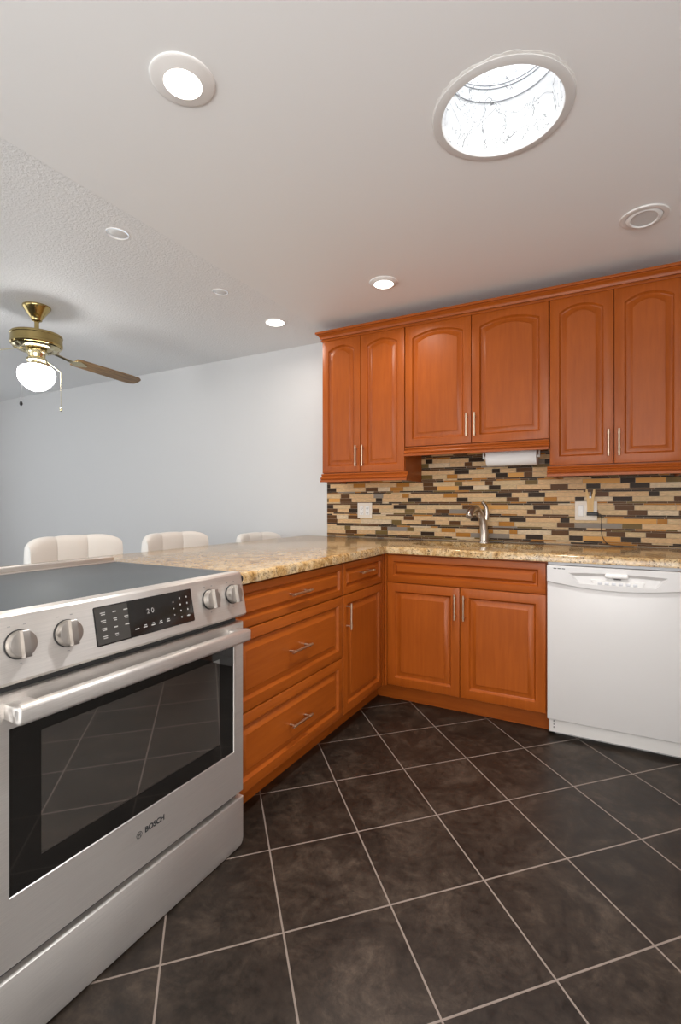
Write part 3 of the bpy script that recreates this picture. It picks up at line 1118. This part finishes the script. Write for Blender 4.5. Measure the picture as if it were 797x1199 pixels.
t = thing('switch_plate', 'ivory double-gang plate with rocker switch on the mosaic above the dishwasher', 'switch', (1.036, 0.626, 1.124))
obj('cover_plate', box(nb(), 0.976, 1.096, yw - 0.006, yw, 1.067, 1.181, 0.003, 3), PLATE, t)
obj('rocker', box(nb(), 0.9925, 1.0245, yw - 0.010, yw - 0.005, 1.090, 1.158, 0.003, 3), WHITE2, t)
obj('socket', box(nb(), 1.0475, 1.0795, yw - 0.0085, yw - 0.005, 1.090, 1.158, 0.002, 2), WHITE2, t)

t = thing('power_plug', 'small black plug with thin cord hanging from the switch plate', 'plug', (1.07, 0.61, 1.105))
obj('plug_body', box(nb(), 1.040, 1.102, yw - 0.034, yw - 0.009, 1.096, 1.116, 0.004, 3), BLACK, t)
bm = nb()
tube(bm, smooth_path([(1.100, yw - 0.020, 1.106), (1.113, yw - 0.018, 1.103), (1.1185, yw - 0.014, 1.085), (1.117, yw - 0.010, 1.02), (1.122, yw - 0.009, 0.975),
                      (1.140, yw - 0.008, 0.940), (1.165, yw - 0.010, 0.924), (1.20, yw - 0.012, 0.921), (1.23, yw - 0.012, 0.9207)], 6), 0.0019, 8)
obj('cord', bm, BLACK, t)

t = thing('clothespin', 'wooden clothespin standing open end up against the switch plate', 'clothespin', (1.06, 0.60, 1.118))
for s in (-1, 1):
    pr = [(0.0003, 0.0), (0.0165, 0.0), (0.0175, 0.04), (0.0195, 0.080), (0.0255, 0.108), (0.0250, 0.133), (0.0165, 0.136), (0.0125, 0.116), (0.0075, 0.094), (0.0003, 0.080)]
    bm = nb()
    extrude_poly(bm, [(1.060 + s * a, 1.1175 + b) for a, b in pr], lambda u, w, d: Vector((u, d, w)), yw - 0.021, yw - 0.0105)
    obj('prong', bm, PINE, t)
bm = nb()
cyl(bm, (1.060, yw - 0.0255, 1.205), (1.060, yw - 0.0095, 1.205), 0.0062, seg=16)
box(bm, 1.0582, 1.0618, yw - 0.0245, yw - 0.0215, 1.199, 1.238, 0.0008, 1)
obj('spring', bm, GREYM, t)

# paper towel
t = thing('paper_towel_holder', 'white bracket with rod under the short wall cabinet, carrying the paper towel', 'holder', (0.63, 0.46, 1.47))
bm = nb()
cyl(bm, (0.470, 0.46, 1.450), (0.800, 0.46, 1.450), 0.008, seg=14)
for x in (0.470, 0.796):
    box(bm, x - 0.003, x + 0.003, 0.445, 0.475, 1.443, 1.511, 0.001, 1)
cyl(bm, (0.474, 0.46, 1.450), (0.484, 0.46, 1.450), 0.013, 0.010, seg=16)
obj('bracket', bm, WHITE2, t)
bm = nb()
xs = (0.492, 0.783)
n = 48


def pr_(x, r):
    return [Vector((x, 0.46 + r * math.cos(2 * math.pi * i / n), 1.450 + r * math.sin(2 * math.pi * i / n))) for i in range(n)]


loft(bm, [pr_(xs[0], 0.020), pr_(xs[0], 0.0505), pr_(xs[0] + 0.003, 0.052), pr_(xs[1] - 0.003, 0.052), pr_(xs[1], 0.0505), pr_(xs[1], 0.020), pr_(xs[0], 0.020)], False, False)
tag(obj('paper_towel_roll', bm, PAPER), 'roll of white paper towel hanging under the short wall cabinet', 'paper towel')

# ------------------------------------------------------------------ ceiling fittings
GL = 'round recessed ceiling lights'


def can_lit(x, y, r, rl, label, power, z=ZC):
    t = thing('recessed_light', label, 'ceiling light', (x, y, z), GL)
    bm = nb()
    lathe(bm, [(r * 0.90, 0.014), (r, 0.0), (r * 0.995, -0.004), (r * 0.965, -0.006), (r * 0.93, -0.007), (r * 0.80, -0.0095), (rl * 1.10, -0.0125), (rl, -0.0135), (rl, -0.008)], (x, y, z), 56)
    obj('trim', bm, TRIMW, t)
    bm = nb()
    lathe(bm, [(0.0005, -0.0135), (rl * 0.7, -0.0130), (rl * 1.01, -0.0115)], (x, y, z), 48)
    obj('lens', bm, LAMP, t)
    a = area('lamp_glow', (0, 0, -0.018), (0, 0, 0), rl * 1.7, 0, power, (1.0, 0.90, 0.79), math.radians(150), 'DISK')
    a.parent = t
    return t


can_lit(*CAN[0], 0.055, 'largest lit recessed ceiling light, with wide white trim, left of the skylight', 8)
can_lit(*CAN[1], 0.055, 'small lit recessed light in the smooth ceiling in front of the wall cabinets', 4)

t = thing('flush_light', 'lit flush disc light on the textured ceiling near the back wall', 'ceiling light', (*FLUSH, ZC + 0.006), GL)
zf = ZC + 0.006
obj('trim', lathe(nb(), [(0.070, 0.0), (0.069, -0.005), (0.063, -0.007)], (*FLUSH, zf), 48), TRIMW, t)
obj('lens', lathe(nb(), [(0.0640, -0.0068), (0.045, -0.0082), (0.0005, -0.0085)], (*FLUSH, zf), 48), LAMP2, t)
a = area('lamp_glow', (0, 0, -0.012), (0, 0, 0), 0.11, 0, 3.0, (1.0, 0.92, 0.83), math.radians(165), 'DISK')
a.parent = t

for (x, y, r), label, lm in ((OFFS[0], 'unlit round ceiling light with tilted pale lens on the textured ceiling, nearer the camera', LENS2),
                             (OFFS[1], 'unlit small round ceiling light between the tilted one and the lit disc', LENS2)):
    t = thing('recessed_light', label, 'ceiling light', (x, y, zf), GL)
    bm = nb()
    lathe(bm, [(r * 0.955, 0.012), (r * 0.955, -0.001), (r * 0.985, -0.0028), (r * 1.03, 0.0)], (x, y, zf), 48)
    obj('trim', bm, TRIMW, t)
    bm = nb()
    lathe(bm, [(r * 0.87, 0.0), (r * 0.8, -0.003), (r * 0.4, -0.006), (0.0005, -0.007)], (0, 0, 0), 40)
    bmesh.ops.rotate(bm, cent=(0, 0, 0), matrix=Matrix.Rotation(math.radians(7 if lm is LENS2 else 0), 3, 'Y'), verts=bm.verts)
    bmesh.ops.translate(bm, vec=(x, y, zf + 0.001), verts=bm.verts)
    obj('lens', bm, lm, t)

t = thing('eyeball_light', 'unlit eyeball spotlight with grey lens in the ceiling above the right wall cabinet', 'ceiling light', (*EYE, ZC), GL)
bm = nb()
lathe(bm, [(0.074, 0.012), (0.096, -0.001), (0.094, -0.006), (0.082, -0.008), (0.072, -0.006)], (*EYE, ZC), 56)
obj('trim', bm, TRIMW, t)
bm = nb()
lathe(bm, [(0.0735, 0.02), (0.073, 0.0), (0.070, -0.007), (0.062, -0.013), (0.054, -0.015), (0.051, -0.013), (0.0505, -0.006)], (0, 0, 0), 48)
bmesh.ops.rotate(bm, cent=(0, 0, 0), matrix=Matrix.Rotation(math.radians(-9), 3, 'X'), verts=bm.verts)
bmesh.ops.translate(bm, vec=(*EYE, ZC), verts=bm.verts)
obj('eyeball', bm, TRIMW, t)
bm = nb()
lathe(bm, [(0.0508, -0.0095), (0.0005, -0.0095)], (0, 0, 0), 48)
bmesh.ops.rotate(bm, cent=(0, 0, 0), matrix=Matrix.Rotation(math.radians(-9), 3, 'X'), verts=bm.verts)
bmesh.ops.translate(bm, vec=(*EYE, ZC), verts=bm.verts)
obj('lens', bm, LENS, t)

# tubular skylight
t = thing('skylight', 'round tubular skylight with bright crinkled tube and white ring in the ceiling', 'skylight', (*SKY, ZC))
bm = nb()
rr = random.Random(5)
lathe(bm, [(0.186, 0.012), (0.186, 0.0), (0.1862, -0.006), (0.188, -0.0085), (0.206, -0.0080), (0.2155, -0.005), (0.217, 0.0)], (*SKY, ZC), 64)
obj('trim_ring', bm, RING, t)
seg = 90
rings = []
rad = []
for i in range(seg):
    th = 2 * math.pi * i / seg
    up = max(0.0, math.sin(th + 2.3)) if False else max(0.0, -math.sin(th - 0.25))
    rad.append(0.2165 + (0.002 + 0.006 * rr.random()) * (0.25 + up))
for dr, z in ((-0.002, 0.001), (-0.001, -0.0032), (0.0, -0.001), (0.001, 0.001)):
    rings.append([Vector((SKY[0] + (rad[i] + dr if dr >= 0 else 0.2155) * math.cos(2 * math.pi * i / seg), SKY[1] + (rad[i] + dr if dr >= 0 else 0.2155) * math.sin(2 * math.pi * i / seg), ZC + z)) for i in range(seg)])
bm = nb()
loft(bm, rings, False, False)
obj('plaster_edge', bm, PLASTER, t)
bm = nb()
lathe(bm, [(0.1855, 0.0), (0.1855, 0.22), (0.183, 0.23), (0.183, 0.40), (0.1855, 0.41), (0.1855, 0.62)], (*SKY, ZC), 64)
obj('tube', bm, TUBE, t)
bm = nb()
for z in (0.180, 0.228, 0.240):
    lathe(bm, [(0.1830, z), (0.1815, z + 0.001), (0.1815, z + 0.003), (0.1830, z + 0.004)], (*SKY, ZC), 64)
obj('tube_seam', bm, SEAM, t)
bm = nb()
lathe(bm, [(0.1855, 0.62), (0.15, 0.66), (0.08, 0.69), (0.0005, 0.70)], (*SKY, ZC), 48)
obj('dome', bm, DOME, t)

# ------------------------------------------------------------------ ceiling fan
FX, FY = -2.050, -0.84
ZF = ZC + 0.006
t = thing('ceiling_fan', 'polished brass ceiling fan with wooden blades and a lit white globe', 'ceiling fan', (FX, FY, ZF))
FC = (FX, FY, 0)
bm = nb()
lathe(bm, [(0.080, ZF), (0.081, 2.418), (0.078, 2.412), (0.060, 2.385), (0.042, 2.360), (0.032, 2.345), (0.030, 2.335), (0.018, 2.330), (0.015, 2.325)], FC, 40, True, True)
obj('canopy', bm, BRASS, t)
bm = nb()
lathe(bm, [(0.0135, 2.335), (0.0135, 2.268), (0.024, 2.262), (0.030, 2.250)], FC, 24, True, True)
obj('downrod', bm, BRASS, t)
bm = nb()
k_ = 0.87
lathe(bm, [(r * k_, z) for r, z in [(0.028, 2.256), (0.08, 2.254), (0.150, 2.250), (0.166, 2.246), (0.170, 2.240), (0.170, 2.232), (0.167, 2.229), (0.1675, 2.192), (0.170, 2.189), (0.170, 2.178), (0.164, 2.170), (0.140, 2.162), (0.09, 2.152), (0.055, 2.150)]], FC, 56, True, True)
obj('motor_housing', bm, BRASS, t, 25)
bm = nb()
rings = []
for r_, zz in ((0.137, 2.1665), (0.130, 2.158), (0.112, 2.1500), (0.094, 2.1480), (0.087, 2.1530)):
    rings.append([Vector((FX + r_ * math.cos(a), FY + r_ * math.sin(a), zz - (0.0035 if (k % 6) < 4 and 0.1 < r_ < 0.155 else 0.0))) for k, a in enumerate([2 * math.pi * q / 60 for q in range(60)])])
loft(bm, rings, False, False)
obj('vent_ring', bm, BRASS_L, t)
bm = nb()
lathe(bm, [(0.055, 2.151), (0.062, 2.140), (0.062, 2.128), (0.052, 2.122), (0.048, 2.100), (0.058, 2.092), (0.060, 2.078), (0.050, 2.068), (0.052, 2.058), (0.058, 2.052), (0.056, 2.043), (0.03, 2.042)], FC, 32, True, True)
obj('light_kit', bm, BRASS_L, t, 25)
bm = nb()
lathe(bm, [(0.046, 2.054), (0.058, 2.050), (0.088, 2.038), (0.103, 2.018), (0.108, 1.992), (0.106, 1.972), (0.096, 1.946), (0.076, 1.920), (0.052, 1.900), (0.024, 1.889), (0.0005, 1.887)], FC, 48, True, False)
obj('lamp_shade', bm, GLOBE, t, 50)
gp = bpy.data.lights.new('lamp_glow', 'POINT')


def blade(ang, droop):
    ca, sa = math.cos(ang), math.sin(ang)

    def P(r, s, z):
        return Vector((FX + r * ca - s * sa, FY + r * sa + s * ca, z - (r - 0.2) * droop - s * 0.15))
    bm = nb()
    ol = [(0.235, -0.050), (0.26, -0.058), (0.63, -0.068), (0.69, -0.064), (0.715, -0.042), (0.722, 0.0), (0.715, 0.042), (0.69, 0.064), (0.63, 0.068), (0.26, 0.058), (0.235, 0.050)]
    loft(bm, [[P(r, s, 2.128) for r, s in ol], [P(r, s, 2.134) for r, s in ol]])
    b = obj('blade', bm, BLADE, t)
    bm = nb()
    il = [(0.06, 0.016, 2.146), (0.12, 0.013, 2.142), (0.18, 0.011, 2.132), (0.225, 0.016, 2.1255), (0.245, 0.036, 2.1255), (0.27, 0.040, 2.1255), (0.30, 0.024, 2.1255), (0.325, 0.008, 2.1255)]
    rings_ = [[P(r, -s, z - 0.002), P(r, s, z - 0.002), P(r, s, z + 0.002), P(r, -s, z + 0.002)] for r, s, z in il]
    loft(bm, rings_)
    obj('blade_iron', bm, BRASS_L, b)


for ang in (math.radians(84.5), math.radians(84.5 + 144), math.radians(84.5 + 62)):
    blade(ang, 0.075)
for dx, dy, r_, zt, ze, mt in ((0.035, -0.055, 0.0016, 2.06, 1.765, BLACK), (0.066, 0.115, 0.0014, 2.085, 1.775, BRASS_L)):
    bm = nb()
    if mt is BLACK:
        pts = [(FX + dx, FY + dy, zt), (FX + dx * 2.6, FY + dy * 2.6, zt - 0.06), (FX + dx * 2.65, FY + dy * 2.65, ze + 0.01)]
    else:
        pts = [(FX + dx * 0.4, FY + dy * 0.4, zt), (FX + dx, FY + dy * 1.0, zt - 0.06), (FX + dx * 1.02, FY + dy * 1.02, ze + 0.01)]
    tube(bm, pts, r_, 8)
    ch = obj('pull_chain', bm, BRASS_L if mt is not BLACK else GREYM, t)
    e = Vector(pts[-1])
    bm = nb()
    lathe(bm, [(0.002, 0.012), (0.007, 0.006), (0.009, -0.004), (0.007, -0.012), (0.002, -0.016)], e, 16, True, True)
    obj('chain_fob', bm, mt, ch)
bpy.data.lights.remove(gp)

# ------------------------------------------------------------------ bar stools
GS = 'white tufted bar stools along the bar'


def stool(label, y, top, x=-1.20, wid=0.49):
    t = thing('bar_stool', label, 'stool', (x, y, 0), GS)
    hw = wid / 2
    H = 0.34

    # three upright padded channels of a gently curved back, open side towards the counter
    bm = nb()
    for k in range(3):
        y0, y1 = y - hw + wid * k / 3 + 0.0008, y - hw + wid * (k + 1) / 3 - 0.0008
        cols = 8
        rings_ = []
        for j in range(cols + 1):
            q = j / cols
            yy = y0 + (y1 - y0) * q
            e = (yy - y) / hw
            puff = 0.030 + 0.012 * math.sin(math.pi * q) ** 0.6
            drop = 0.030 * abs(e) ** 6 + 0.004 * (1 - math.sin(math.pi * q) ** 0.5)
            xc = x - 0.06 + 0.07 * e * e
            sec = []
            for th in range(20):
                a = 2 * math.pi * th / 20
                cx_, sz = math.cos(a), math.sin(a)
                ex = math.copysign(abs(cx_) ** 0.6, cx_)
                ez = math.copysign(abs(sz) ** 0.35, sz)
                sec.append(Vector((xc + puff * ex, yy, top - drop - H / 2 + (H / 2) * ez)))
            rings_.append(sec)
        loft(bm, rings_)
    obj('backrest', bm, LEATHER, t, 50)
    bm = nb()
    box(bm, x - 0.03, x + 0.36, y - hw * 0.86, y + hw * 0.86, top - 0.345, top - 0.265, 0.03, 4)
    obj('seat', bm, LEATHER, t, 50)
    bm = nb()
    cyl(bm, (x + 0.15, y, 0.012), (x + 0.15, y, top - 0.345), 0.028, seg=24)
    obj('column', bm, CHROME, t)
    bm = nb()
    lathe(bm, [(0.0005, 0.0), (0.20, 0.0), (0.20, 0.006), (0.17, 0.014), (0.04, 0.03), (0.029, 0.05), (0.0005, 0.05)], (x + 0.15, y, 0), 40)
    obj('base', bm, CHROME, t)
    bm = nb()
    pts = [(x + 0.15 + 0.17 * math.sin(a) , y - 0.17 * math.cos(a), 0.30) for a in [math.pi * k / 14 for k in range(15)]]
    tube(bm, [(x + 0.15, y, 0.30)] + pts + [(x + 0.15, y, 0.30)], 0.010, 10)
    obj('footrest', bm, CHROME, t)


stool('white tufted bar stool directly behind the range cooktop', -1.131, 1.006)
stool('white tufted bar stool in the middle of the three along the bar', -0.476, 0.990)
stool('lowest white tufted bar stool, at the bar end beside the back wall', 0.345, 0.946)
